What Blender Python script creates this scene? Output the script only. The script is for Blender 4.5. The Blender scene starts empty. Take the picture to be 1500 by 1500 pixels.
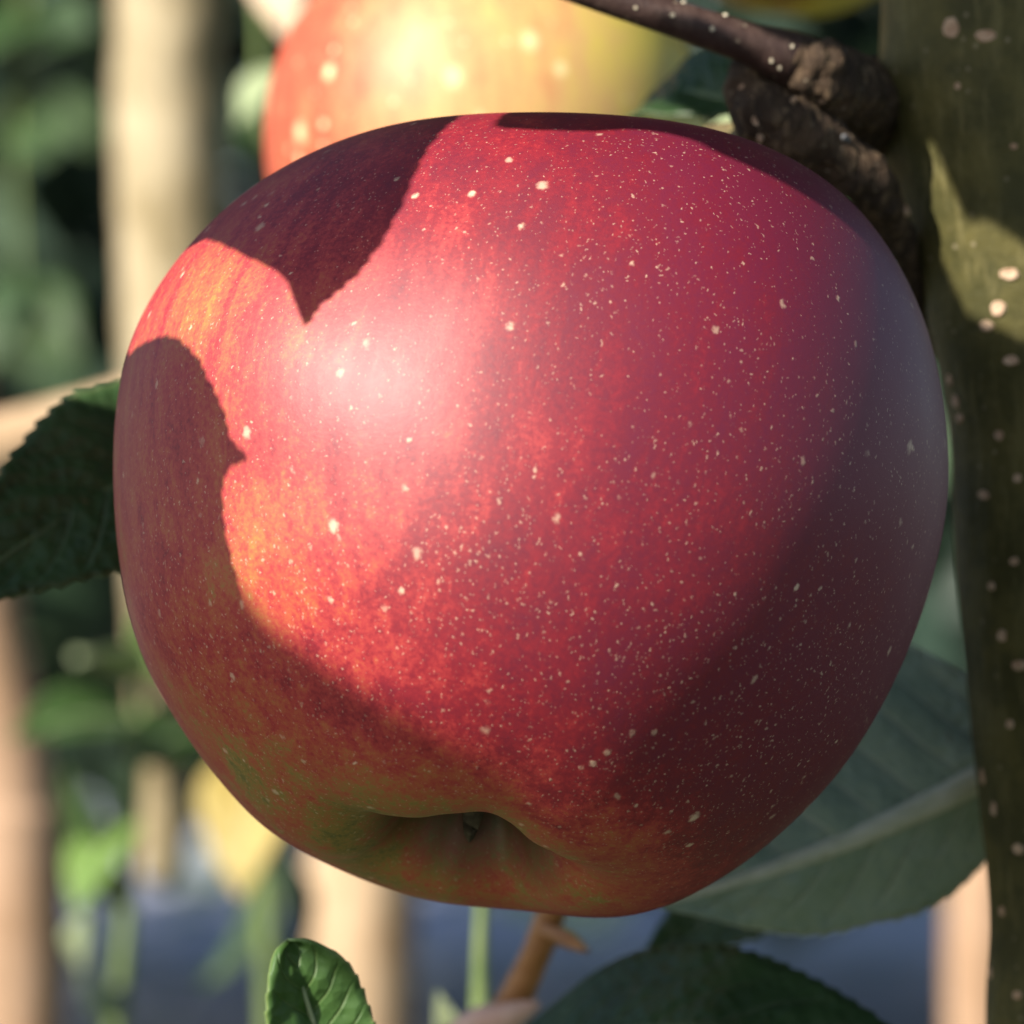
import bpy, math, random
from mathutils import Vector, Matrix, noise
random.seed(7)
S = bpy.context.scene
COL = S.collection
R = math.radians

# ------------------------------------------------------------------ camera
DIST = 0.45                       # camera to the middle of the apple, metres
K = 0.098 / 1500 / DIST           # tangent per picture pixel (1500 px wide)
cam_d = bpy.data.cameras.new('camera'); cam = bpy.data.objects.new('camera', cam_d); COL.objects.link(cam)
cam.location = (0, -DIST, 0); cam.rotation_euler = (R(90), 0, 0)
cam_d.sensor_width = 36; cam_d.lens = 36 / (1500 * K)
cam_d.clip_start = 0.02; cam_d.clip_end = 500
cam_d.dof.use_dof = True; cam_d.dof.focus_distance = 0.429
cam_d.dof.aperture_fstop = cam_d.lens / 6.5
S.camera = cam
def P(px, py, D):                 # a point of the place, from where it shows and how far off it stands
    return Vector(((px - 750) * K * D, D - DIST, (750 - py) * K * D))

# ------------------------------------------------------------------ sky, sun, exposure
SUN = Vector((-0.60, -0.56, 0.57)).normalized()      # towards the sun
w = bpy.data.worlds.new('World'); S.world = w; w.use_nodes = True
nt = w.node_tree; bg = nt.nodes['Background']
sky = nt.nodes.new('ShaderNodeTexSky'); sky.sky_type = 'NISHITA'; sky.sun_disc = False
sky.sun_elevation = math.asin(SUN.z); sky.sun_rotation = math.atan2(SUN.x, SUN.y)
nt.links.new(sky.outputs[0], bg.inputs[0]); bg.inputs[1].default_value = 0.07
sd = bpy.data.lights.new('sun', 'SUN'); so = bpy.data.objects.new('sun', sd); COL.objects.link(so)
sd.energy = 5.0; sd.angle = R(0.5); sd.color = (1.0, 0.93, 0.80)
so.rotation_euler = SUN.to_track_quat('Z', 'Y').to_euler(); so.location = SUN * 3
S.view_settings.view_transform = 'Standard'; S.view_settings.look = 'None'
S.view_settings.exposure = 1.1; S.view_settings.gamma = 1
S.view_settings.use_curve_mapping = False

# ------------------------------------------------------------------ node helpers
class NT:
    def __init__(s, name):
        s.m = bpy.data.materials.new(name); s.m.use_nodes = True; s.t = s.m.node_tree
        s.b = s.t.nodes['Principled BSDF']; s.out = s.t.nodes['Material Output']
    def n(s, kind, **kw):
        o = s.t.nodes.new(kind)
        for a, v in kw.items(): setattr(o, a, v)
        return o
    def put(s, sock, v):
        if v is None: return
        if isinstance(v, bpy.types.NodeSocket): s.t.links.new(v, sock)
        else: sock.default_value = v
    def math(s, op, a, b=None, c=None, clamp=False):
        o = s.n('ShaderNodeMath', operation=op, use_clamp=clamp)
        for i, v in enumerate((a, b, c)): s.put(o.inputs[i], v)
        return o.outputs[0]
    def vmul(s, v, xyz):
        o = s.n('ShaderNodeVectorMath', operation='MULTIPLY'); s.put(o.inputs[0], v); o.inputs[1].default_value = xyz
        return o.outputs[0]
    def vadd(s, a, b):
        o = s.n('ShaderNodeVectorMath', operation='ADD'); s.put(o.inputs[0], a); s.put(o.inputs[1], b)
        return o.outputs[0]
    def noise(s, vec, scale, detail=3, rough=.55, color=False):
        o = s.n('ShaderNodeTexNoise'); s.put(o.inputs['Vector'], vec)
        o.inputs['Scale'].default_value = scale; o.inputs['Detail'].default_value = detail; o.inputs['Roughness'].default_value = rough
        return o.outputs['Color' if color else 'Fac']
    def vor(s, vec, scale):
        o = s.n('ShaderNodeTexVoronoi'); s.put(o.inputs['Vector'], vec); o.inputs['Scale'].default_value = scale
        return o.outputs['Distance'], o.outputs['Color']
    def ss(s, v, a, b, lo=0., hi=1.):          # smooth step
        o = s.n('ShaderNodeMapRange', interpolation_type='SMOOTHSTEP')
        s.put(o.inputs[0], v); s.put(o.inputs[1], a); s.put(o.inputs[2], b); o.inputs[3].default_value = lo; o.inputs[4].default_value = hi
        return o.outputs[0]
    def mix(s, f, a, b, mode='MIX'):
        o = s.n('ShaderNodeMix', data_type='RGBA', blend_type=mode)
        s.put(o.inputs[0], f)
        for i, v in ((6, a), (7, b)):
            if isinstance(v, tuple) and len(v) == 3: v = v + (1,)
            s.put(o.inputs[i], v)
        return o.outputs[2]
    def ramp(s, v, stops):
        o = s.n('ShaderNodeValToRGB'); s.put(o.inputs[0], v); e = o.color_ramp.elements
        while len(e) < len(stops): e.new(.5)
        for i, (p, c) in enumerate(stops): e[i].position = p; e[i].color = tuple(c) + (1,)
        return o.outputs[0]
    def attr(s, name): 
        o = s.n('ShaderNodeAttribute'); o.attribute_name = name; return o.outputs['Vector']
    def sep(s, v):
        o = s.n('ShaderNodeSeparateXYZ'); s.put(o.inputs[0], v); return o.outputs
    def obj(s): return s.n('ShaderNodeTexCoord').outputs['Object']
    def bump(s, h, strength, dist):
        o = s.n('ShaderNodeBump'); s.put(o.inputs['Height'], h); o.inputs['Strength'].default_value = strength; o.inputs['Distance'].default_value = dist
        s.t.links.new(o.outputs[0], s.b.inputs['Normal']); return o.outputs[0]
    def base(s, c): s.put(s.b.inputs['Base Color'], c if isinstance(c, bpy.types.NodeSocket) else tuple(c) + (1,))
    def set(s, **kw):
        for a, v in kw.items(): s.put(s.b.inputs[a.replace('_', ' ')], v)

# ------------------------------------------------------------------ object helpers
def link(name, me, mat, parent=None, smooth=True):
    o = bpy.data.objects.new(name, me); COL.objects.link(o)
    if mat: me.materials.append(mat)
    if smooth: me.polygons.foreach_set('use_smooth', [True] * len(me.polygons))
    if parent:
        o.parent = parent
        o.matrix_parent_inverse = Matrix.Translation(root_loc(parent)).inverted()
    return o
def root_loc(o):
    v = Vector(o.location)
    return v
def thing(name, label, cat, loc, group=None):
    o = bpy.data.objects.new(name, None); COL.objects.link(o); o.location = loc; o.empty_display_size = .005
    o['label'] = label; o['category'] = cat
    if group: o['group'] = group
    return o
def tag(o, label, cat, group=None):
    o['label'] = label; o['category'] = cat
    if group: o['group'] = group
def mesh(name, V, F):
    me = bpy.data.meshes.new(name); me.from_pydata([tuple(v) for v in V], [], F); me.update(); return me
def spline(pts, n):                # Catmull-Rom through tuples of any length
    m = [tuple(2*a-b for a, b in zip(pts[0], pts[1]))] + list(pts) + [tuple(2*a-b for a, b in zip(pts[-1], pts[-2]))]
    N = len(pts) - 1; out = []
    for j in range(n + 1):
        s = j / n * N; i = min(int(s), N - 1); t = s - i
        out.append(tuple(.5*((2*b)+(c-a)*t+(2*a-5*b+4*c-d)*t*t+(3*b-a-3*c+d)*t**3) for a, b, c, d in zip(m[i], m[i+1], m[i+2], m[i+3])))
    return out
def tube(path, nseg, nring, disp=None, cap=True):
    """path: (x,y,z,radius) control points; disp(t, angle, point) -> factor on the radius"""
    pts = spline(path, nseg); V = []; F = []
    up = Vector((0, -1, 0.01)); prev = None
    for j, p in enumerate(pts):
        c = Vector(p[:3]); a = Vector(pts[max(j-1, 0)][:3]); b = Vector(pts[min(j+1, nseg)][:3]); t = (b - a).normalized()
        if prev is None: prev = (up - t * up.dot(t)).normalized() if abs(up.dot(t)) < .95 else t.orthogonal().normalized()
        prev = (prev - t * prev.dot(t)).normalized(); q = t.cross(prev)
        for i in range(nring):
            an = i / nring * 2 * math.pi; d = prev * math.cos(an) + q * math.sin(an); r = p[3]
            if disp: r *= disp(j / nseg, an, c + d * r)
            V.append(c + d * r)
    for j in range(nseg):
        for i in range(nring):
            a = j*nring+i; b = j*nring+(i+1) % nring
            F.append((a, b, b+nring, a+nring))
    if cap:
        for j, s in ((0, 1), (nseg, -1)):
            V.append(Vector(pts[j][:3])); ci = len(V) - 1
            for i in range(nring):
                a = j*nring+i; b = j*nring+(i+1) % nring
                F.append((b, a, ci) if s > 0 else (a, b, ci))
    return V, F
def px_path(pts):                 # (px, py, D, radius in px) -> world control points
    return [tuple(P(x, y, D)) + (r * K * D,) for x, y, D, r in pts]

# ------------------------------------------------------------------ materials
def apple_skin(name, red):
    m = NT(name); rest = m.attr('rest'); lat = m.attr('lathe'); X, Y, Z = m.sep(rest)[:]; lx, ly, lz = m.sep(lat)[:]
    streak = m.noise(m.vmul(lat, (1, 1, .09)), 22, 4, .65)
    broad = m.noise(lat, 1.7, 2, .5)
    grain = m.noise(lat, 75, 3, .7)
    mott = m.noise(m.vmul(lat, (1, 1, .45)), 9, 4, .65)
    def lin(*terms):
        a = None
        for v, f in terms:
            t = m.math('MULTIPLY', v, f) if not isinstance(v, float) else v * f
            a = t if a is None else m.math('ADD', a, t)
        return a
    b = lin((streak, .46), (broad, .46), (grain, .50), (mott, .46), (X, .40 if red else -.46), (Z, .03 if red else 0.02))
    b = m.math('ADD', b, -.225 if red else -.36)
    if red: b = m.math('ADD', b, m.math('MULTIPLY', m.ss(X, -.62, -.98), .13))
    vd = m.n('ShaderNodeVectorMath', operation='DISTANCE'); m.put(vd.inputs[0], rest); vd.inputs[1].default_value = (-.62, -.74, -.20)
    b = m.math('SUBTRACT', b, m.math('MULTIPLY', m.ss(vd.outputs['Value'],   .42, .05), .07 if red else 0.))
    calyx = m.ss(m.math('ADD', lz, m.math('MULTIPLY', broad, .25)), -.60, -.87)
    basin = m.math('MULTIPLY', m.ss(m.math('SQRT', m.math('ADD', m.math('MULTIPLY', lx, lx), m.math('MULTIPLY', ly, ly))), .52, .34), m.math('LESS_THAN', lz, 0.))
    calyx = m.math('MAXIMUM', calyx, basin)
    b = m.math('SUBTRACT', b, m.math('MULTIPLY', calyx, .42))
    col = m.ramp(b, [(0.0, (.11, .11, .028)), (.16, (.25, .17, .038)), (.32, (.38, .085, .036)), (.48, (.34, .026, .030)), (.62, (.21, .007, .018)), (.80, (.14, .004, .018)), (1.0, (.12, .004, .024))]) if red else \
          m.ramp(b, [(0.0, (.56, .50, .07)), (.3, (.54, .42, .09)), (.5, (.52, .32, .13)), (.75, (.47, .18, .08)), (1.0, (.38, .07, .035))])
    # lenticels: three sizes of pale, slightly ragged dots
    wob = m.vadd(lat, m.vmul(m.noise(lat, 60, 2, .6, True), (.02, .02, .02)))
    dots = None; lay = ((9.5, .078, .05), (15, .085, .05), (30, .085, .0), (56, .125, .0), (100, .17, .0)) if red else ((6, .17, .1), (12, .13, .05))
    for i, (sc, rad, lo) in enumerate(lay):
        fade = 1.
        d, c = m.vor(m.vmul(wob, (1, 1, .8)), sc); rnd = m.sep(c)[0]
        r = m.math('MULTIPLY', m.math('POWER', m.math('SUBTRACT', rnd, lo, clamp=True), 1.4), rad * 1.9)
        if i >= 2:
            dens = m.math('ADD', m.math('MULTIPLY_ADD', m.ss(Z, .35, -.35), .20, .65), m.math('MULTIPLY', m.ss(m.noise(lat, 3.2, 3), .35, .70), .3))
            r = m.math('MULTIPLY', r, dens)
            fade = .62
        k = m.ss(d, m.math('MULTIPLY', r, 1.35), m.math('MULTIPLY', r, .35))
        k = m.math('MULTIPLY', k, m.math('MULTIPLY_ADD', m.sep(c)[1], .55 * fade, .45 * fade))
        k = m.math('MULTIPLY', k, m.math('GREATER_THAN', r, .004))
        dots = k if dots is None else m.math('MAXIMUM', dots, k)
    dots = m.math('MULTIPLY', dots, .80)
    scar = m.ss(m.noise(m.vmul(lat, (1, 1, 1)), 34, 5, .75), .735, .78)       # small russet scabs
    scar = m.math('MULTIPLY', scar, .6)
    col = m.mix(dots, col, (.66, .48, .34) if red else (.85, .74, .42))
    col = m.mix(scar, col, (.50, .36, .22))
    dry = m.math('MULTIPLY', m.ss(m.math('SQRT', m.math('ADD', m.math('MULTIPLY', lx, lx), m.math('MULTIPLY', ly, ly))), .29, .15), m.math('LESS_THAN', lz, 0.))
    col = m.mix(m.math('MULTIPLY', dry, .8), col, (.030, .025, .012))  # dried calyx brown, deepened to paint in the shade of the hollow
    m.base(col)
    h = m.math('ADD', m.math('MULTIPLY', dots, .6), m.math('MULTIPLY', grain, .30))
    h = m.math('ADD', h, m.math('MULTIPLY', m.noise(lat, 260, 2, .6), .25))
    m.bump(h, .12, .0004)
    m.set(Roughness=m.math('ADD', m.math('MULTIPLY', mott, .10), m.math('MULTIPLY_ADD', dots, .08, .475)), Specular_IOR_Level=.60 if red else .4,
          Sheen_Weight=.0, Sheen_Roughness=.45, Sheen_Tint=(.72, .76, 1, 1))
    return m.m
def leaf_mat(name, dark, light, rib, trans, tcol):
    m = NT(name); uv = m.sep(m.attr('leafuv')); u, v, rn = uv[0], uv[1], uv[2]
    av = m.math('ABSOLUTE', v); o = m.obj()
    ph = m.math('FRACT', m.math('ADD', m.math('MULTIPLY', u, 8.5), m.math('MULTIPLY', av, -2.1)))
    vein = m.ss(m.math('ABSOLUTE', m.math('SUBTRACT', ph, .5)), .10, .02)
    vein = m.math('MULTIPLY', vein, m.ss(av, 1.0, .5))
    net = m.vor(m.vmul(o, (1, 1, 1)), 620)[0]
    blot = m.noise(o, 130, 4, .6)
    c = m.mix(m.ss(blot, .35, .68), dark, light)
    c = m.mix(m.math('MULTIPLY', vein, .40), c, rib)
    c = m.mix(m.math('MULTIPLY', m.ss(net, .25, .6), .22), c, light)
    c = m.mix(m.ss(av, .93, 1.0), c, rib)
    spot = m.ss(m.noise(o, 330, 3, .6), .70, .74)
    c = m.mix(m.math('MULTIPLY', spot, .55), c, (.10, .06, .025))
    m.base(c)
    h = m.math('ADD', m.math('MULTIPLY', vein, -.8), m.math('MULTIPLY', net, .9))
    nb = m.bump(h, .5, .0007)
    m.set(Roughness=m.math('MULTIPLY_ADD', blot, .2, .38), Specular_IOR_Level=.4)
    tr = m.n('ShaderNodeBsdfTranslucent'); m.put(tr.inputs[0], m.mix(m.math('MULTIPLY', vein, .5), tcol, dark)); m.t.links.new(nb, tr.inputs['Normal'])
    mx = m.n('ShaderNodeMixShader'); mx.inputs[0].default_value = trans
    m.t.links.new(m.b.outputs[0], mx.inputs[1]); m.t.links.new(tr.outputs[0], mx.inputs[2]); m.t.links.new(mx.outputs[0], m.out.inputs[0])
    return m.m
def bark_mat(name, a, b, c, scale=1., rough=.6, bump=.4):
    m = NT(name); o = m.obj()
    n1 = m.noise(o, 120*scale, 5, .65); n2 = m.noise(m.vmul(o, (1, 1, .18)), 700*scale, 4, .7); n3 = m.noise(o, 900*scale, 3, .7)
    col = m.mix(m.ss(n1, .38, .64), a, b); col = m.mix(m.math('MULTIPLY', m.ss(n2, .50, .68), .6), col, c)
    fl = m.ss(m.vor(o, 420*scale)[0], .14, .07); col = m.mix(m.math('MULTIPLY', fl, .35), col, (.40, .33, .24))
    m.base(col); m.set(Roughness=rough, Specular_IOR_Level=.18)
    m.bump(m.math('ADD', m.math('MULTIPLY', n2, .8), m.math('MULTIPLY', n3, .5)), bump, .0008)
    return m.m
def plain(name, a, b, scale, rough=.7):
    m = NT(name); n = m.noise(m.obj(), scale, 4, .6); m.base(m.mix(m.ss(n, .35, .65), a, b)); m.set(Roughness=rough)
    m.bump(n, .4, .0006); return m.m
M = {}
M['skin'] = apple_skin('red_apple_skin', True)
M['skin2'] = apple_skin('yellow_apple_skin', False)
M['calyx'] = plain('calyx_dry', (.030, .022, .014), (.085, .07, .045), 900)
M['stalk'] = plain('apple_stalk', (.09, .06, .025), (.16, .13, .05), 500)
M['leaf'] = leaf_mat('leaf_upper', (.025, .058, .015), (.045, .095, .025), (.12, .18, .06), .25, (.16, .30, .04))
M['leaf_mid'] = leaf_mat('leaf_mid_green', (.045, .105, .025), (.075, .15, .04), (.17, .24, .08), .25, (.2, .36, .05))
M['leaf_dark'] = leaf_mat('leaf_deep_green', (.018, .042, .014), (.032, .070, .022), (.07, .10, .04), .15, (.10, .20, .03))
M['leaf_under'] = leaf_mat('leaf_underside', (.27, .36, .27), (.33, .42, .33), (.48, .53, .43), .22, (.15, .28, .06))
M['leaf_fresh'] = leaf_mat('leaf_fresh', (.10, .20, .035), (.16, .27, .06), (.28, .34, .15), .30, (.25, .40, .06))
M['leaf_pale'] = leaf_mat('leaf_pale', (.30, .38, .20), (.40, .46, .28), (.45, .5, .32), .25, (.3, .42, .12))
M['leaf_yellow'] = leaf_mat('leaf_yellowed', (.34, .26, .07), (.44, .34, .11), (.45, .36, .16), .25, (.6, .45, .1))
M['leaf_dry'] = leaf_mat('leaf_dry', (.55, .40, .28), (.68, .52, .38), (.6, .45, .3), .2, (.6, .4, .2))
M['rib'] = plain('midrib_green', (.22, .28, .14), (.30, .34, .20), 400, .5)
M['rib_pale'] = plain('midrib_pale', (.42, .45, .34), (.52, .54, .44), 400, .6)
M['rib_dark'] = plain('midrib_dark', (.05, .085, .035), (.07, .11, .045), 400, .5)
M['bark'] = bark_mat('olive_bark', (.050, .047, .016), (.098, .085, .028), (.15, .13, .055))
M['spur'] = bark_mat('spur_bark', (.036, .024, .017), (.085, .054, .034), (.22, .15, .09), 1.5, .8, 1.0)
M['twig'] = bark_mat('twig_bark', (.040, .024, .022), (.065, .040, .034), (.09, .06, .05), 1.2, .45, .3)
M['lent'] = plain('lenticel', (.36, .22, .14), (.50, .35, .24), 700, .8)
M['lent2'] = plain('lenticel_pale', (.50, .44, .33), (.62, .55, .42), 700, .8)
M['bud'] = plain('bud_scale', (.10, .10, .11), (.22, .23, .25), 900, .85)
M['wood'] = bark_mat('bleached_wood', (.34, .23, .14), (.50, .37, .25), (.23, .15, .08), .3, .7, .3)
M['wood2'] = bark_mat('cream_bark', (.23, .18, .10), (.41, .34, .23), (.12, .095, .04), .25, .7, .3)
M['wood3'] = bark_mat('tan_bark', (.30, .19, .12), (.38, .25, .17), (.22, .14, .08), .3, .7, .3)
M['brown'] = plain('brown_shoot', (.26, .11, .035), (.36, .17, .06), 300, .5)
M['green'] = plain('green_stalk', (.10, .15, .04), (.15, .20, .065), 300, .5)
M['pink'] = plain('pink_shoot', (.50, .30, .24), (.6, .42, .36), 300, .5)

# ------------------------------------------------------------------ setting: ground and the far row of trees
gm = NT('grassy_soil'); o_ = gm.obj(); gn = gm.noise(o_, 3.0, 5, .6); gf = gm.noise(o_, 60, 3, .7)
gm.base(gm.mix(gm.ss(gn, .40, .62), (.030, .036, .016), (.050, .058, .022))); gm.set(Roughness=.85); gm.bump(gf, .5, .01)
wm = NT('blue_shade_sheet'); o_ = wm.obj(); gn = wm.noise(o_, 2.2, 5, .6); gf = wm.noise(o_, 60, 3, .7)
wm.base(wm.mix(wm.ss(wm.noise(o_, 5.5, 3, .6), .56, .62), wm.mix(wm.ss(gn, .40, .62), (.33, .34, .45), (.46, .47, .56)), (.07, .11, .035))); wm.set(Roughness=.75); wm.bump(gf, .4, .01)  # bluish shade of the far ground is put into this added sheet's colour
N = 60; V = []; F = []
for j in range(N + 1):
    for i in range(N + 1):
        x = (i / N * 2 - 1); y = (j / N * 2 - 1)
        x = math.copysign(abs(x) ** 3, x) * 150; y = math.copysign(abs(y) ** 3, y) * 150 + 4
        V.append((x, y, -.5 + .02 * noise.noise(Vector((x * .9, y * .9, 0)))))
for j in range(N):
    for i in range(N):
        a = j*(N+1)+i; F.append((a, a+1, a+N+2, a+N+1))
g = link('ground', mesh('ground', V, F), gm.m); g['kind'] = 'structure'
V = []; F = []
for j in range(31):
    for i in range(41):
        x = -6 + 12 * i / 40; y = 2.6 + 5.5 * j / 30
        V.append((x, y + .06 * noise.noise(Vector((x * 2, 0, j > 15))), -.47 + .02 * noise.noise(Vector((x * .9, y * .9, 0))) + .008 * noise.noise(Vector((x * 4, y * 4, 3)))))
for j in range(30):
    for i in range(40): a = j*41+i; F.append((a, a+1, a+42, a+41))
g2 = link('blue_shade_sheet', mesh('blue_shade_sheet', V, F), wm.m); g2['kind'] = 'structure'

fm = NT('far_foliage'); rn = fm.sep(fm.attr('leafuv'))[2]
fm.base(fm.ramp(rn, [(0, (.012, .028, .020)), (.6, (.022, .046, .026)), (.86, (.035, .065, .028)), (1, (.12, .18, .08))])); fm.set(Roughness=.55)
V = []; F = []; A = []
for i in range(30000):
    D = random.uniform(2.6, 5.2); x = random.uniform(-1.5, 1.5); z = random.uniform(-.22, 1.5)
    z -= .08 * noise.noise(Vector((x * 3, D, 0)))
    c = Vector((x, D - DIST, z)); L = random.uniform(.03, .055); W = L * random.uniform(.45, .6)
    d = Vector((random.gauss(0, 1), random.gauss(0, 1), random.gauss(-.3, .7))).normalized()
    n_ = Vector((random.gauss(0, 1), random.gauss(-.6, 1), random.gauss(.7, .8))).normalized(); s = d.cross(n_).normalized()
    b = len(V); V += [c - d*L, c - d*L*.1 + s*W, c + d*L, c - d*L*.1 - s*W]; F.append((b, b+1, b+2, b+3)); r = random.random(); A += [r] * 4
me = mesh('foliage', V, F); at = me.attributes.new('leafuv', 'FLOAT_VECTOR', 'POINT')
at.data.foreach_set('vector', [q for r in A for q in (0, 0, r)])
fo = link('background_foliage', me, fm.m, None, False); fo['kind'] = 'stuff'
tag(fo, 'dark green out of focus orchard foliage far behind the apples', 'foliage')

# ------------------------------------------------------------------ apples
PR = [(0,.50),(.06,.52),(.14,.60),(.25,.72),(.40,.81),(.55,.82),(.72,.74),(.87,.56),(.97,.30),(1.0,.05),(.97,-.22),(.88,-.48),(.75,-.68),(.60,-.82),(.46,-.895),(.34,-.92),(.25,-.895),(.185,-.82),(.135,-.70),(.08,-.60),(0,-.57)]
def apple_mesh(name, size, tilt, roll, harm, nu, nv, seed=0.):
    m_ = [(-PR[1][0], PR[1][1])] + PR + [(-PR[-2][0], PR[-2][1])]
    pr = []; Nn = len(PR) - 1
    for j in range(nv + 1):
        s = j / nv * Nn; i = min(int(s), Nn - 1); t = s - i
        pr.append(tuple(.5*((2*b)+(c-a)*t+(2*a-5*b+4*c-d)*t*t+(3*b-a-3*c+d)*t**3) for a, b, c, d in zip(*m_[i:i+4])))
    T = Matrix.Rotation(roll, 3, 'Y') @ Matrix.Rotation(tilt, 3, 'X')
    V = []; L0 = []; B0 = []; F = []
    for r, z in pr:
        low = max(0, min(1, (-z - .1) / .8)) ** 1.5; hi = max(0, min(1, (z - .3) / .5))
        for i in range(nu):
            ph = i / nu * 2 * math.pi
            lob = 1 + (.022*low + .01*hi) * math.cos(5*ph + .9 + seed) + .012 * math.cos(2*ph + .4 + seed)
            dz = .012 * low * math.cos(5*ph + .9 + seed) * max(0, min(1, r * 2))
            # puckered folds round the calyx
            if z < -.5 and r < .40: dz += (.022 * math.cos(5*ph + .9 + seed) + .006 * math.cos(10*ph + 1) + .003 * math.cos(17*ph)) * (1 - r / .40) * min(1, r / .1)
            l = Vector((r*lob*math.cos(ph), r*lob*math.sin(ph), z + dz)); b = T @ l
            a = math.atan2(b.z, b.x); s = harm[0]
            for q in range(1, (len(harm) - 1) // 2 + 1): s += harm[2*q-1]*math.cos(q*a) + harm[2*q]*math.sin(q*a)
            f = min(1, math.hypot(b.x, b.z) / .75); f = f*f*(3 - 2*f); s = harm[0] + (s - harm[0]) * f
            wv = Vector((b.x*s, b.y*harm[0], b.z*s))
            wv *= 1 + .004 * noise.noise(wv * 2.6 + Vector((seed, 0, 0)))
            V.append(wv * size); L0.append(l + Vector((seed, seed * 2, 0))); B0.append(b)
    for j in range(nv):
        for i in range(nu):
            a = j*nu+i; b = j*nu+(i+1) % nu; F.append((a, a+nu, b+nu, b))
    me = mesh(name, V, F)
    for nm, dat in (('lathe', L0), ('rest', B0)):
        t_ = me.attributes.new(nm, 'FLOAT_VECTOR', 'POINT'); t_.data.foreach_set('vector', [c for v in dat for c in v])
    return me, T
def calyx_mesh(T, size, harm0):
    V = []; F = []; ax = T @ Vector((0, 0, -1))
    for k in range(5):                                    # five dry curled sepals
        ph = k / 5 * 2 * math.pi + .3; d = T @ Vector((math.cos(ph), math.sin(ph), 0)); q = ax.cross(d)
        b = len(V); n = 6
        for j in range(n + 1):
            t = j / n; rr = .05 + .04*t + .06*t*t; up = -.04 + .165*math.sin(t*1.6); wd = .036*(1 - t)**.8 + .004
            c = T @ Vector((0, 0, -.66)) + d*rr + ax*up
            V += [(c - q*wd)*size*harm0, (c + q*wd + ax*.01)*size*harm0, (c + q*wd + ax*.02 + d*.012)*size*harm0, (c - q*wd + ax*.012 + d*.012)*size*harm0]
        for j in range(n):
            for e in range(4):
                a = b + j*4 + e; c2 = b + j*4 + (e+1) % 4; F.append((a, c2, c2+4, a+4))
    return mesh('calyx', V, F)
HARM = [0.98199, -0.0008, 0.02368, 0.00929, 0.00965, -0.01345, 0.01977, -0.00726, -0.00426, 0.0037, -0.00066, 0.00094, -0.00312, 0.00222, -0.00208, -0.00081, 0.00367, 0.0012, 0.00034]
SIZE = .0398
AP = P(776, 756, DIST)
ap = thing('apple', 'big red apple with pale specks hanging beside the trunk', 'apple', AP)
me, T1 = apple_mesh('skin', SIZE, R(-23), R(11), HARM, 400, 280)
skin = link('skin', me, M['skin']); skin.parent = ap
c = link('calyx', calyx_mesh(T1, SIZE, .98), M['calyx']); c.parent = ap
top = AP + (T1 @ Vector((0, 0, .49))) * SIZE
V, F = tube([tuple(top) + (.0016,), tuple(top + Vector((.002, .004, .010))) + (.0013,), tuple(P(1010, 215, .495)) + (.0013,), tuple(P(1110, 200, .480)) + (.0019,)], 24, 10)
c = link('stem', mesh('stem', [v - AP for v in V], F), M['stalk']); c.parent = ap

AP2 = P(712, 225, .575); S2 = 328 * K * .575
a2 = thing('apple', 'paler yellow and orange apple behind the big red apple', 'apple', AP2)
me, T2 = apple_mesh('skin', S2, R(-8), R(-4), [1, 0, 0, 0, 0], 200, 140, 2.1)
c = link('skin', me, M['skin2']); c.parent = a2
top = AP2 + (T2 @ Vector((0, 0, .49))) * S2
V, F = tube([tuple(top) + (.0014,), tuple(top + Vector((.001, .002, .010))) + (.0012,), tuple(P(760, -90, .55)) + (.0013,)], 16, 8)
c = link('stem', mesh('stem', [v - AP2 for v in V], F), M['stalk']); c.parent = a2

AP3 = P(1165, -190, .60); S3 = 215 * K * .60
a3 = thing('apple', 'yellow green apple just peeping above the twig fork', 'apple', AP3)
me, T3 = apple_mesh('skin', S3, R(-10), R(6), [1, 0, 0, 0, 0], 120, 90, 4.3)
c = link('skin', me, M['skin2']); c.parent = a3

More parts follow.
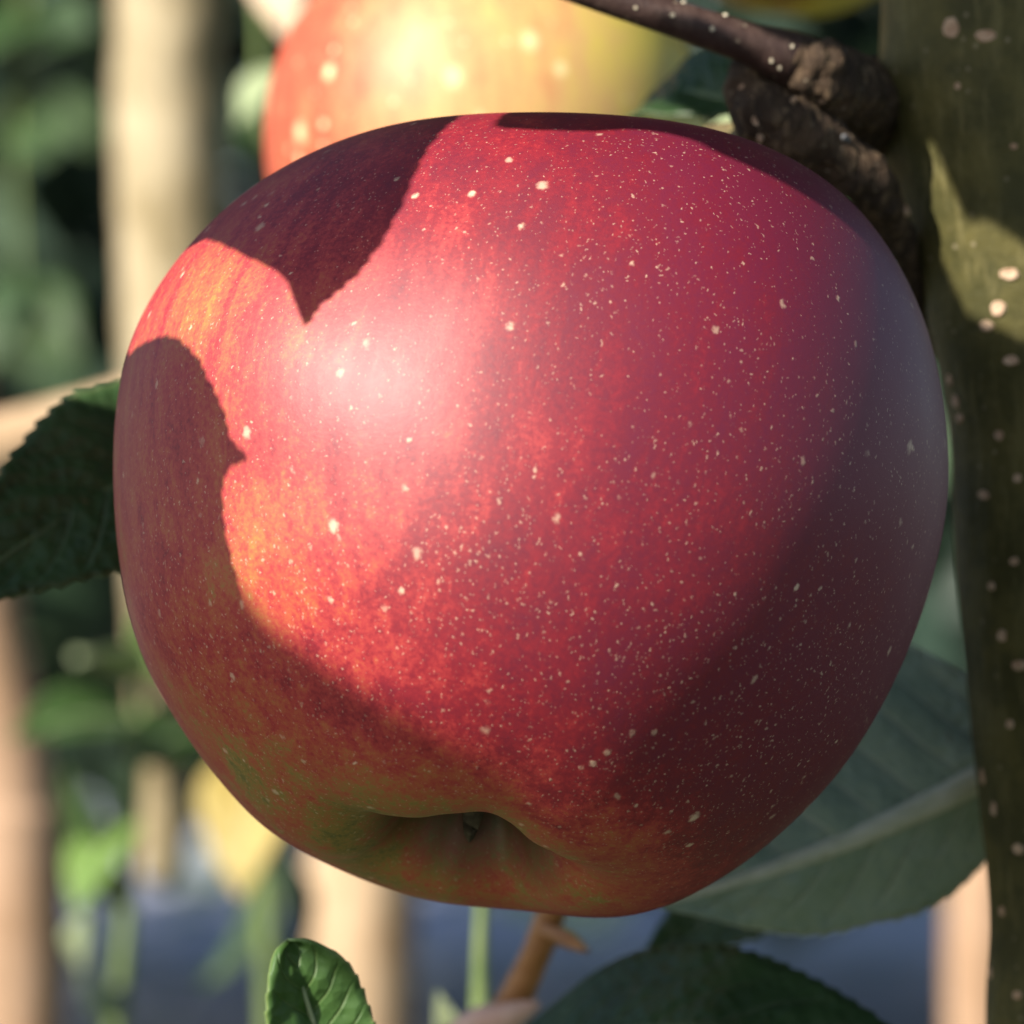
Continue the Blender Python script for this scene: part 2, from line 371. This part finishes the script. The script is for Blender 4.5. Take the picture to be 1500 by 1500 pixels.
# ------------------------------------------------------------------ leaves
def leaf(parent, base, tip, nrm, W, mat, ribmat, bend=.1, fold=.12, teeth=26, wave=.04, pet=None, petw=.0008, nu=84, nv=14, seed=0, shape=.85, name='leaf', wl=1., wr=1., fl=None, fr=None, pw=.82, ta=.085):
    base = Vector(base); tip = Vector(tip); ax = tip - base; L = ax.length; d = ax / L
    n = (Vector(nrm) - d * Vector(nrm).dot(d)).normalized(); s = d.cross(n)
    V = []; A = []; F = []
    def half(u):
        a = math.sin(math.pi * min(1, u) ** shape) ** pw if 0 < u < 1 else 0
        return W * (a * (1 - .25 * u) * 1.12 + .004)
    def spine(u): return base + d * (L * u) + n * (bend * L * (math.sin(math.pi * u) - .5 * u * u))
    for j in range(nu + 1):
        u = j / nu; hw = half(u)
        saw = ((u * teeth) % 1.0); tooth = (saw ** 1.3) * W * ta * math.sin(math.pi * u) * (.7 + .6 * noise.noise(Vector((u * 9, seed, 1))))
        for i in range(nv + 1):
            v = i / nv * 2 - 1; e = abs(v) ** 6
            sd_ = (wr if v > 0 else wl); fo_ = fold if (fr if v > 0 else fl) is None else (fr if v > 0 else fl)
            off = v * hw * sd_ + math.copysign(tooth * e, v)
            asym = 1 + .10 * noise.noise(Vector((u * 3, seed * 3.1, 2 + (v > 0))))
            p = spine(u - abs(v) ** 2 * 0) + s * off * asym + n * (abs(v) * hw * sd_ * fo_ * 2) + d * (tooth * e * .6)
            p += n * (W * wave * 2 * noise.noise(Vector((u * 5 + seed, v * 2, seed))) + W * .03 * math.cos((u * 8.5 - abs(v) * 2.1) * 2 * math.pi) * (1 - abs(v)) * min(1, abs(v) * 4))
            V.append(p); A.append((u, v, 0))
    for j in range(nu):
        for i in range(nv):
            a = j*(nv+1)+i; F.append((a, a+1, a+nv+2, a+nv+1))
    me = mesh(name, V, F); at = me.attributes.new('leafuv', 'FLOAT_VECTOR', 'POINT'); at.data.foreach_set('vector', [c for q in A for c in q])
    lo = link(name, me, mat, parent)
    sm = lo.modifiers.new('thick', 'SOLIDIFY'); sm.thickness = .00028; sm.offset = 0
    pts = []
    for j in range(11):
        u = j / 10 * .97; q = spine(u) - n * .0001; pts.append(tuple(q) + (petw * (1 - .8 * u),))
    if pet: pts = [tuple(Vector(q)) + (petw * 1.15,) for q in pet] + pts
    V, F = tube(pts, 50, 8)
    r = bpy.data.objects.new('midrib', mesh('midrib', V, F)); COL.objects.link(r); r.data.materials.append(ribmat)
    r.data.polygons.foreach_set('use_smooth', [True] * len(r.data.polygons))
    r.parent = lo; r.matrix_parent_inverse = lo.matrix_parent_inverse.copy() if not parent else Matrix.Identity(4)
    return lo

# ------------------------------------------------------------------ the trunk beside the apple, with its spur, twig and leaves
TR = P(1600, 1650, .485)
tree = thing('apple_tree', 'olive green trunk with dark knobbly spur and twig right of the red apple', 'tree', TR)
def bark_disp(t, an, p):
    return 1 + .035 * noise.noise(p * 60) + .012 * noise.noise(Vector((p.x * 500, p.y * 500, p.z * 120)))
tp = [(1290,-420),(1288,-150),(1290,0),(1292,150),(1322,300),(1348,400),(1386,600),(1399,800),(1416,1000),(1438,1200),(1448,1350),(1444,1500),(1446,1700)]
rad = [165, 168, 170, 172, 165, 158, 148, 140, 135, 130, 128, 126, 128]
trunk_path = px_path([(x + r, y, .486, r) for (x, y), r in zip(tp, rad)])
V, F = tube(trunk_path, 220, 72, bark_disp)
trunk = link('trunk', mesh('trunk', V, F), M['bark'], tree)
trunk_off = Vector((0, 0, 0)); trunk_pts = spline(trunk_path, 400)
def on_tube(pts, px, py):          # point and normal on the near side of a tube, as seen at px, py
    best = None
    for q in pts:
        D = q[1] + DIST; qy = 750 - q[2] / (K * D)
        if best is None or abs(qy - py) < best[0]: best = (abs(qy - py), q)
    q = best[1]; D = q[1] + DIST - q[3] * .7
    dx = (px - 750) * K * D - q[0]; t = max(-.98, min(.98, dx / q[3])); n = Vector((t, -math.sqrt(1 - t*t), 0))
    return Vector(q[:3]) + n * q[3], n
def lenticel(parent, p, n, a, b, rot, mat, h=.00025):
    s = Vector((0, 0, 1)); s = (s - n * s.dot(n)).normalized(); r = n.cross(s)
    s, r = s * math.cos(rot) + r * math.sin(rot), r * math.cos(rot) - s * math.sin(rot)
    V = []; F = []; m_ = 12
    for k, f in enumerate((1.0, .72, .35)):
        for i in range(m_):
            an = i / m_ * 2 * math.pi; w_ = 1 + .22 * noise.noise(Vector((math.cos(an) * 1.3, math.sin(an) * 1.3, p.z * 900 + p.x * 500)))
            V.append(p + r*math.cos(an)*a*f*w_ + s*math.sin(an)*b*f*w_ + n*(h*(-.9, .75, .55)[k]))
    for k in range(2):
        for i in range(m_):
            x, y = k*m_+i, k*m_+(i+1) % m_; F.append((x, y, y+m_, x+m_))
    F.append(tuple(range(2*m_, 3*m_)))
    o = bpy.data.objects.new('lenticel', mesh('lenticel', V, F)); COL.objects.link(o); o.data.materials.append(mat)
    o.parent = parent
    return o
px1 = K * .478
for x, y, a, b in [(1391,57,15,18),(1439,68,18,11),(1475,411,17,11),(1459,458,13,15),(1445,485,14,10),(1478,535,14,9),(1405,592,10,12),(1409,620,12,9),(1398,560,8,10),
                   (1440,725,13,9),(1460,640,9,9),(1466,932,10,11),(1490,970,14,9),(1447,1140,7,14),(1460,1183,8,12),(1492,1240,12,10),(1480,1060,8,8),(1483,820,9,7),(1452,860,7,8),(1470,1330,8,9),(1455,1420,7,10),(1490,1450,10,8),(1400,140,6,6),(1480,230,7,5),(1486,700,8,8)]:
    p, n = on_tube(trunk_pts, x, y); p = p * 1; hit = trunk.closest_point_on_mesh(p + n * .002 - trunk_off); p = hit[1] + trunk_off; lenticel(trunk, p, n, a*px1, b*px1, random.uniform(-.3, .3), M['lent'])
# spur: knobbly old wood between twig and trunk
def spur_disp(t, an, p):
    q = p * 1; rid = 1 - abs(noise.noise(Vector((p.x * 320, p.y * 320, p.z * 130)))) * 2
    return 1 + .15 * noise.noise(q * 170) + .15 * noise.noise(q * 430) + (.09 * rid) + .04 * math.sin(t * 60 + 2.5 * noise.noise(q * 260)) + .07 * noise.noise(q * 1100)
V, F = tube(px_path([(1130,75,.470,28),(1160,88,.470,38),(1190,105,.471,48),(1218,126,.474,58),(1250,146,.482,62),(1290,160,.492,62),(1330,172,.506,50)]), 90, 72, spur_disp)
spur = link('spur', mesh('spur', V, F), M['spur'], tree)
V, F = tube(px_path([(1085,85,.474,12),(1092,110,.473,30),(1112,150,.472,46),(1150,182,.472,52),(1205,212,.473,42),(1258,256,.475,38),(1292,305,.478,32),(1316,362,.482,26),(1342,430,.487,20),(1380,520,.494,12)]), 130, 64, spur_disp)
stub = link('spur', mesh('spur', V, F), M['spur'], tree)
# twig
def twig_disp(t, an, p): return 1 + .03 * noise.noise(p * 150) + .012 * noise.noise(p * 900)
twig_path = px_path([(520,-150,.468,22),(700,-70,.468,24),(850,-18,.468,25),(960,18,.468,27),(1050,48,.468,29),(1110,68,.469,33),(1158,86,.4705,42),(1192,106,.475,46),(1240,134,.487,30)])
V, F = tube(twig_path, 120, 32, twig_disp); twig = link('twig', mesh('twig', V, F), M['twig'], tree)
def near_point(pts, px, py):       # closest point of a slanted tube's near side
    best = None
    for q in pts:
        D = q[1] + DIST; dx = px - (750 + q[0]/(K*D)); dy = py - (750 - q[2]/(K*D)); e = dx*dx + dy*dy
        if best is None or e < best[0]: best = (e, q, dx*K*D, dy*K*D)
    _, q, dx, dy = best; r = q[3]; l = math.hypot(dx, dy); f = min(1, .93 * r / max(l, 1e-9)); dx *= f; dy *= f
    n = Vector((dx, -math.sqrt(max(1e-12, r*r - dx*dx - dy*dy)), -dy)).normalized()
    return Vector(q[:3]) + n * r, n
tw = spline(twig_path, 300)
for x, y, a, b in [(1002,3,4,4),(984,25,4.5,4),(1064,19,4,4.5),(1042,45,4.5,4.5),(1128,92,3,3.5),(1140,102,3,3),(1157,72,3.5,4.5),(1156,86,4,3.5),(930,14,3,3)]:
    p, n = near_point(tw, x, y); lenticel(twig, p, n, a*px1, b*px1, random.uniform(-1, 1), M['lent2'], .0002)
st = spline(px_path([(1085,85,.474,12),(1092,110,.473,30),(1112,150,.472,46),(1150,182,.472,52),(1205,212,.473,42),(1258,256,.475,38),(1292,305,.478,32),(1316,362,.482,26)]), 300)
for x, y, a, b in [(1275,275,11,9),(1338,303,9,11),(1328,308,6,8),(1308,325,7,8),(1323,362,6,6),(1100,150,5,7),(1105,180,5,10),(1112,205,5,7),(1085,130,4,6),(1172,167,4,4),(1160,150,4,5)]:
    p, n = near_point(st, x, y); lenticel(stub, p, n, a*px1, b*px1, random.uniform(-1, 1), M['lent'], .0004)
V, F = tube(px_path([(1242,210,.474,5),(1239,205,.4718,7),(1237,201,.4706,5),(1236,199,.4702,2)]), 14, 14, lambda t, an, p: 1 + .1 * noise.noise(p * 900))
link('bud', mesh('bud', V, F), M['bud'], tree)
# leaves growing on it
leaf(tree, P(1530, 1090, .497), P(960, 1335, .490), (-.2, -.85, .50), .0205, M['leaf_under'], M['rib_pale'], ta=.03, wl=.28, wr=1.32, fl=-.9, fr=.0, bend=-.06, fold=.10, teeth=22, pet=[P(1580, 1010, .492), P(1550, 1070, .496)], petw=.0019, seed=3)
leaf(tree, P(1430, 1210, .535), P(930, 1410, .525), (-.1, -.5, .9), .0105, M['leaf_dark'], M['rib_dark'], bend=.06, teeth=22, pet=[P(1540, 1120, .498), P(1490, 1160, .508)], petw=.0010, seed=5)
leaf(tree, P(1105, 160, .50), P(915, 170, .515), (0, -.75, .6), .0062, M['leaf_dark'], M['rib_dark'], bend=.15, teeth=20, pet=[P(1130, 190, .478), P(1118, 178, .49)], petw=.0007, seed=6)
leaf(tree, P(1190, 180, .53), P(1010, 215, .53), (0, -.3, .9), .0052, M['leaf_pale'], M['rib'], bend=.1, teeth=20, pet=[P(1215, 190, .480)], petw=.0007, seed=8)

# unseen leaves added overhead to keep much of the sky off the fruit
V = []; F = []; A = []
for i in range(5200):
    while True:
        c = Vector((random.uniform(-.12, .42), random.uniform(-.30, 1.15), random.uniform(.21, .62)))
        q = Vector(((c.x - .17) / .30, (c.y - .42) / .75, (c.z - .42) / .22))
        if q.length < 1 + .25 * noise.noise(c * 6): break
    L = random.uniform(.018, .034); W = L * random.uniform(.5, .62)
    d = Vector((random.gauss(0, 1), random.gauss(0, 1), random.gauss(-.4, .6))).normalized()
    n_ = Vector((random.gauss(0, .6), random.gauss(0, .6), 1)).normalized(); s = d.cross(n_).normalized(); n_ = s.cross(d)
    b = len(V); V += [c - d*L, c - d*L*.3 + s*W + n_*W*.25, c + d*L*.4 + s*W*.7 + n_*W*.15, c + d*L, c + d*L*.4 - s*W*.7 + n_*W*.15, c - d*L*.3 - s*W + n_*W*.25]
    F += [(b, b+1, b+2, b+3), (b, b+3, b+4, b+5)]; A += [(0, .3, random.random())] * 6
me = mesh('sky_block_crown', V, F); at = me.attributes.new('leafuv', 'FLOAT_VECTOR', 'POINT'); at.data.foreach_set('vector', [q for a in A for q in a])
cr = link('sky_block_crown', me, M['leaf'], tree); cr['kind'] = 'stuff'

# ------------------------------------------------------------------ other shoots near the apple
r = thing('leafy_shoot', 'dark serrated leaf poking out behind the shaded side of the red apple', 'leaf', P(330, 700, .50))
leaf(r, P(330, 625, .495), P(-120, 900, .470), (-.05, -.95, .3), .0100, M['leaf_dark'], M['rib_dark'], bend=.05, fold=.08, teeth=20, seed=11, shape=.60, petw=.0006, pet=[P(420, 600, .505)])
V, F = tube(px_path([(430,800,.51,14),(425,700,.507,16),(415,560,.505,18),(400,350,.505,20)]), 30, 12, twig_disp)
link('stem', mesh('stem', V, F), M['twig'], r)

r = thing('leafy_shoot', 'brown woody shoot with a deep green leaf below the red apple', 'shoot', P(700, 1650, .53))
V, F = tube(px_path([(640,1750,.53,34),(700,1560,.53,32),(745,1480,.528,26),(775,1420,.526,23),(800,1360,.524,22),(830,1270,.522,20),(850,1180,.52,16)]), 60, 16, lambda t, an, p: 1 + .07 * noise.noise(p * 300) + .05 * noise.noise(p * 800))
link('stem', mesh('stem', V, F), M['brown'], r)
V, F = tube(px_path([(795,1360,.522,8),(830,1375,.518,13),(860,1392,.515,4)]), 12, 10); link('bud', mesh('bud', V, F), M['brown'], r)
V, F = tube(px_path([(640,1560,.528,20),(690,1505,.524,24),(740,1492,.522,24),(790,1470,.521,6)]), 16, 12); link('bract', mesh('bract', V, F), M['pink'], r)
leaf(r, P(690, 1580, .50), P(1400, 1560, .475), (.05, -.55, .8), .0125, M['leaf_dark'], M['rib_dark'], bend=.12, fold=.05, teeth=28, seed=14, petw=.0008, pet=[P(690, 1600, .525)])
r2 = thing('green_stalk', 'slender green stalk rising behind the brown shoot', 'stalk', P(700, 1700, .60))
V, F = tube(px_path([(715,1750,.60,20),(705,1550,.60,17),(703,1420,.60,11),(706,1330,.60,9),(712,1200,.60,8)]), 30, 10); link('stem', mesh('stem', V, F), M['green'], r2)
leaf(r2, P(700, 1560, .60), P(640, 1460, .59), (-.3, -.8, .3), .0025, M['leaf_pale'], M['rib'], teeth=10, nu=30, nv=6, seed=21)

r = thing('leafy_shoot', 'small bright green serrated leaf tip standing before the cream trunk', 'leaf', P(470, 1700, .46))
leaf(r, P(500, 1680, .455), P(425, 1380, .448), (.25, -.9, .3), .0056, M['leaf_mid'], M['rib'], bend=.06, fold=.18, teeth=14, seed=17, pw=.42, shape=1.7, petw=.0006, pet=[P(505, 1760, .458)], wave=.10)

# ------------------------------------------------------------------ blurred background wood and leaves
def pole(name, label, cat, path, mat, n=60, dsp=.10):
    V, F = tube(px_path(path), n, 20, lambda t, an, p: 1 + dsp * noise.noise(p * 45) + .5 * dsp * noise.noise(p * 110))
    base = Vector(px_path([path[-1]])[0][:3])
    o = link(name, mesh(name, [v - base for v in V], F), mat); o.location = base; tag(o, label, cat); return o
def down(px, py, D): return 750 + .5 / (K * D)      # picture row of the ground at depth D
pole('dead_branch', 'pale cream dead branch hanging upright behind the shaded leaf', 'branch', [(262,-900,1.02,86),(255,-200,1.0,84),(250,0,1.0,82),(246,150,1.0,84),(250,330,1.0,80),(255,520,1.0,76),(248,800,1.0,62),(240,1100,1.0,44),(238,1270,1.0,34),(238,1290,1.0,12)], M['wood2'])
pole('tree_trunk', 'straight cream coloured trunk behind the small bright leaf', 'trunk', [(700,-600,1.15,60),(620,100,1.15,66),(560,800,1.15,72),(533,1260,1.15,76),(530,1500,1.15,78),(528,down(0,0,1.15)+40,1.15,82)], M['wood'])
pole('tree_trunk', 'leaning tan trunk next to the blurred green leaves', 'trunk', [(-80,500,.95,52),(-40,850,.95,62),(-10,1000,.95,60),(12,1200,.95,72),(20,1500,.95,76),(25,down(0,0,.95)+40,.95,80)], M['wood3'])
pole('stake', 'tan wooden stake glimpsed between pale leaf and dark trunk', 'stake', [(1452,1080,1.15,30),(1450,1100,1.15,50),(1445,1300,1.15,54),(1440,1500,1.15,54),(1440,down(0,0,1.15)+40,1.15,56)], M['wood3'])
pole('branch', 'cream pink branch slanting behind the dark serrated leaf', 'branch', [(-300,760,.78,60),(-60,672,.78,50),(40,640,.78,44),(140,602,.78,34),(260,560,.78,26),(420,500,.80,20)], M['wood'])

def shoot(label, cat, root_px, stem, leaves, ribm='rib', n0=40):
    r = thing('leafy_shoot', label, cat, P(*root_px))
    V, F = tube(px_path(stem), 30, 10, twig_disp); link('stem', mesh('stem', V, F), M['green'], r)
    for i, (b, t, nrm, W, mt) in enumerate(leaves):
        leaf(r, P(*b), P(*t), nrm, W, M[mt], M[ribm], teeth=18, nu=36, nv=8, seed=n0 + i, bend=.08)
    return r
shoot('blurred leafy green shoot below the shaded serrated leaf', 'shoot', (150,1700,.86), [(150,1700,.86,14),(180,1400,.86,12),(200,1150,.86,10),(210,950,.86,8)],
      [((210,1060,.86),(20,1075,.84),(-.1,-.6,.7),.0085,'leaf'), ((205,1000,.86),(110,960,.83),(-.3,-.8,.5),.0055,'leaf_pale'), ((205,980,.87),(280,900,.88),(.2,-.9,.2),.007,'leaf_fresh'),
       ((195,1120,.86),(300,1060,.88),(.1,-.7,.5),.0075,'leaf'), ((185,1330,.86),(90,1130,.85),(-.4,-.7,.2),.004,'leaf'), ((190,1200,.86),(110,1330,.84),(-.4,-.8,.4),.0065,'leaf_fresh'), ((165,1480,.86),(120,1340,.83),(-.4,-.8,.4),.0068,'leaf_pale')])
shoot('blurred shoot with a yellowed leaf above dark leaves', 'shoot', (400,1700,.92), [(400,1700,.92,16),(395,1450,.92,14),(380,1200,.92,12),(370,1000,.92,8)],
      [((400,1080,.92),(350,1310,.90),(-.3,-.85,.4),.0105,'leaf_yellow'), ((395,1250,.94),(300,1450,.93),(-.2,-.2,-.9),.0075,'leaf_dark'), ((398,1360,.93),(400,1560,.92),(.5,-.4,-.5),.0070,'leaf_dark'), ((390,1240,.95),(440,1420,.95),(.8,-.3,-.2),.008,'leaf_dark')], 'rib_dark', 60)
shoot('shoot with pale dry leaves left of the yellow apple', 'shoot', (330,-200,.80), [(340,-200,.80,9),(372,-60,.80,8),(380,60,.80,7),(372,150,.80,5)],
      [((395,-110,.80),(432,70,.79),(-.3,-.9,.2),.0052,'leaf_dry'), ((420,100,.80),(350,175,.79),(-.3,-.6,.6),.0040,'leaf_pale'), ((372,150,.80),(395,240,.80),(.1,-.6,.3),.0045,'leaf')], 'rib', 80)
shoot('blurred dark green leaves beyond the pale branch', 'shoot', (60,-300,1.3), [(60,-300,1.3,10),(40,0,1.3,9),(20,200,1.3,7),(30,450,1.3,5)],
      [((40,60,1.3),(140,40,1.28),(-.2,-.7,.6),.012,'leaf_dark'), ((40,20,1.3),(-60,90,1.28),(-.2,-.7,.6),.013,'leaf'), ((25,190,1.3),(70,230,1.28),(-.3,-.6,.6),.008,'leaf'), ((25,430,1.3),(110,520,1.28),(-.3,-.6,.6),.010,'leaf'), ((25,400,1.3),(-40,560,1.28),(-.3,-.6,.6),.012,'leaf_dark')], 'rib_dark', 90)

# ------------------------------------------------------------------ the leafy shoot between the sun and the apple (its leaves cast the shadows)
E1 = Vector((0, 0, 1)).cross(SUN).normalized(); E2 = SUN.cross(E1)
def sp(a, b, t): return (E1 * a + E2 * b + SUN * t) * .001
def outline_leaf(parent, pts, mid, t0, ta, tb, seed, teeth=46):
    n = 160; ring = spline(list(pts) + [pts[0]], n)[:-1]; cx, cy = mid; V = []; A = []; F = []; fr = (1, .8, .6, .4, .2)
    for f in fr:
        for i, (a, b) in enumerate(ring):
            g_ = f * (1 + (.018 * ((i / n * teeth) % 1.0) if f == 1 else 0)); x = cx + (a - cx) * g_; y = cy + (b - cy) * g_
            t = t0 + ta * (x - cx) + tb * (y - cy) + 3.0 * noise.noise(Vector((x * .06, y * .06, seed))) - .006 * ((x - cx) ** 2)
            V.append(sp(x, y, t)); A.append((i / n, f, 0))
    V.append(sp(cx, cy, t0)); A.append((0, 0, 0))
    for k in range(len(fr) - 1):
        for i in range(n): a = k*n+i; b = k*n+(i+1) % n; F.append((a, b, b+n, a+n))
    k = (len(fr) - 1) * n
    for i in range(n): F.append((k+i, k+(i+1) % n, len(V)-1))
    me = mesh('leaf', V, F); at = me.attributes.new('leafuv', 'FLOAT_VECTOR', 'POINT'); at.data.foreach_set('vector', [c for q in A for c in q])
    lo = link('leaf', me, M['leaf'], parent); sm = lo.modifiers.new('thick', 'SOLIDIFY'); sm.thickness = .00028; sm.offset = 0
    return lo
sh = thing('leafy_shoot', 'overhanging leafy shoot whose leaves throw shadows on the red apple', 'shoot', sp(-60, 30, 130))
V, F = tube([tuple(sp(a, b, t)) + (r_,) for a, b, t, r_ in [(-75,-60,128,.0016),(-66,-20,130,.0019),(-58,20,132,.0022),(-45,60,134,.0025),(-30,110,138,.003)]], 60, 12, twig_disp)
link('stem', mesh('stem', V, F), M['twig'], sh)
V, F = tube([tuple(sp(a, b, t)) + (r_,) for a, b, t, r_ in [(-66,-20,130,.0016),(-62,-30,200,.0015),(-50,-38,280,.0012),(-33,-40,328,.0009)]], 40, 10, twig_disp)
link('stem', mesh('stem', V, F), M['twig'], sh)
outline_leaf(sh, [(8.5,-5.3),(9.2,-2.7),(10.8,.2),(11.5,4),(10.9,9),(9,14.5),(6.9,19.6),(4.5,24),(-1,30),(-10,35),(-22,37.5),(-36,35),(-44,31),(-39,22),(-31,13),(-22,7.5),(-16,5.8),(-12.7,5.5),(-4,2.2),(3.3,-.4),(6.8,-3.1)], (-12,17), 118, .15, .1, 1)
outline_leaf(sh, [(-20,-5.3),(-13.8,-5.9),(-9,-6.5),(-4.1,-8.7),(-1.2,-11.1),(1.3,-13.5),(2.9,-16),(4.9,-17.3),(2.5,-18.5),(2.1,-21),(3,-24.5),(4,-28),(1,-34),(-8,-39),(-22,-40),(-38,-37),(-54,-30),(-66,-18),(-64,-4),(-56,6),(-45,7),(-32,0)], (-26,-18), 112, .1, -.1, 2)
outline_leaf(sh, [(1,-25),(4.4,-27),(6.8,-29),(9.6,-29.9),(12.4,-30.8),(15.4,-31.5),(19,-31.8),(25,-33.5),(31,-39),(27,-43),(16,-46),(0,-45),(-18,-42.5),(-34,-40),(-24,-32),(-10,-27)], (4,-37), 330, -.1, .1, 3)
outline_leaf(sh, [(6,30),(9,24.8),(11.8,22.2),(18,24.2),(20.7,27),(24,28.2),(27.5,27.8),(33,30),(36,37),(30,43),(20,45.3),(12,46.5),(10,48),(7,52.5),(1,54),(-5,49),(-2,39)], (18,36), 128, .1, .0, 4)
outline_leaf(sh, [(-38,68),(-20,61),(-5,58),(5,56.5),(8,58.8),(10.5,58.8),(12,54),(14.5,54.2),(18,53.5),(25,55),(34,62),(36,72),(28,82),(12,88),(-10,84),(-28,78)], (4,70), 122, .1, .1, 5)
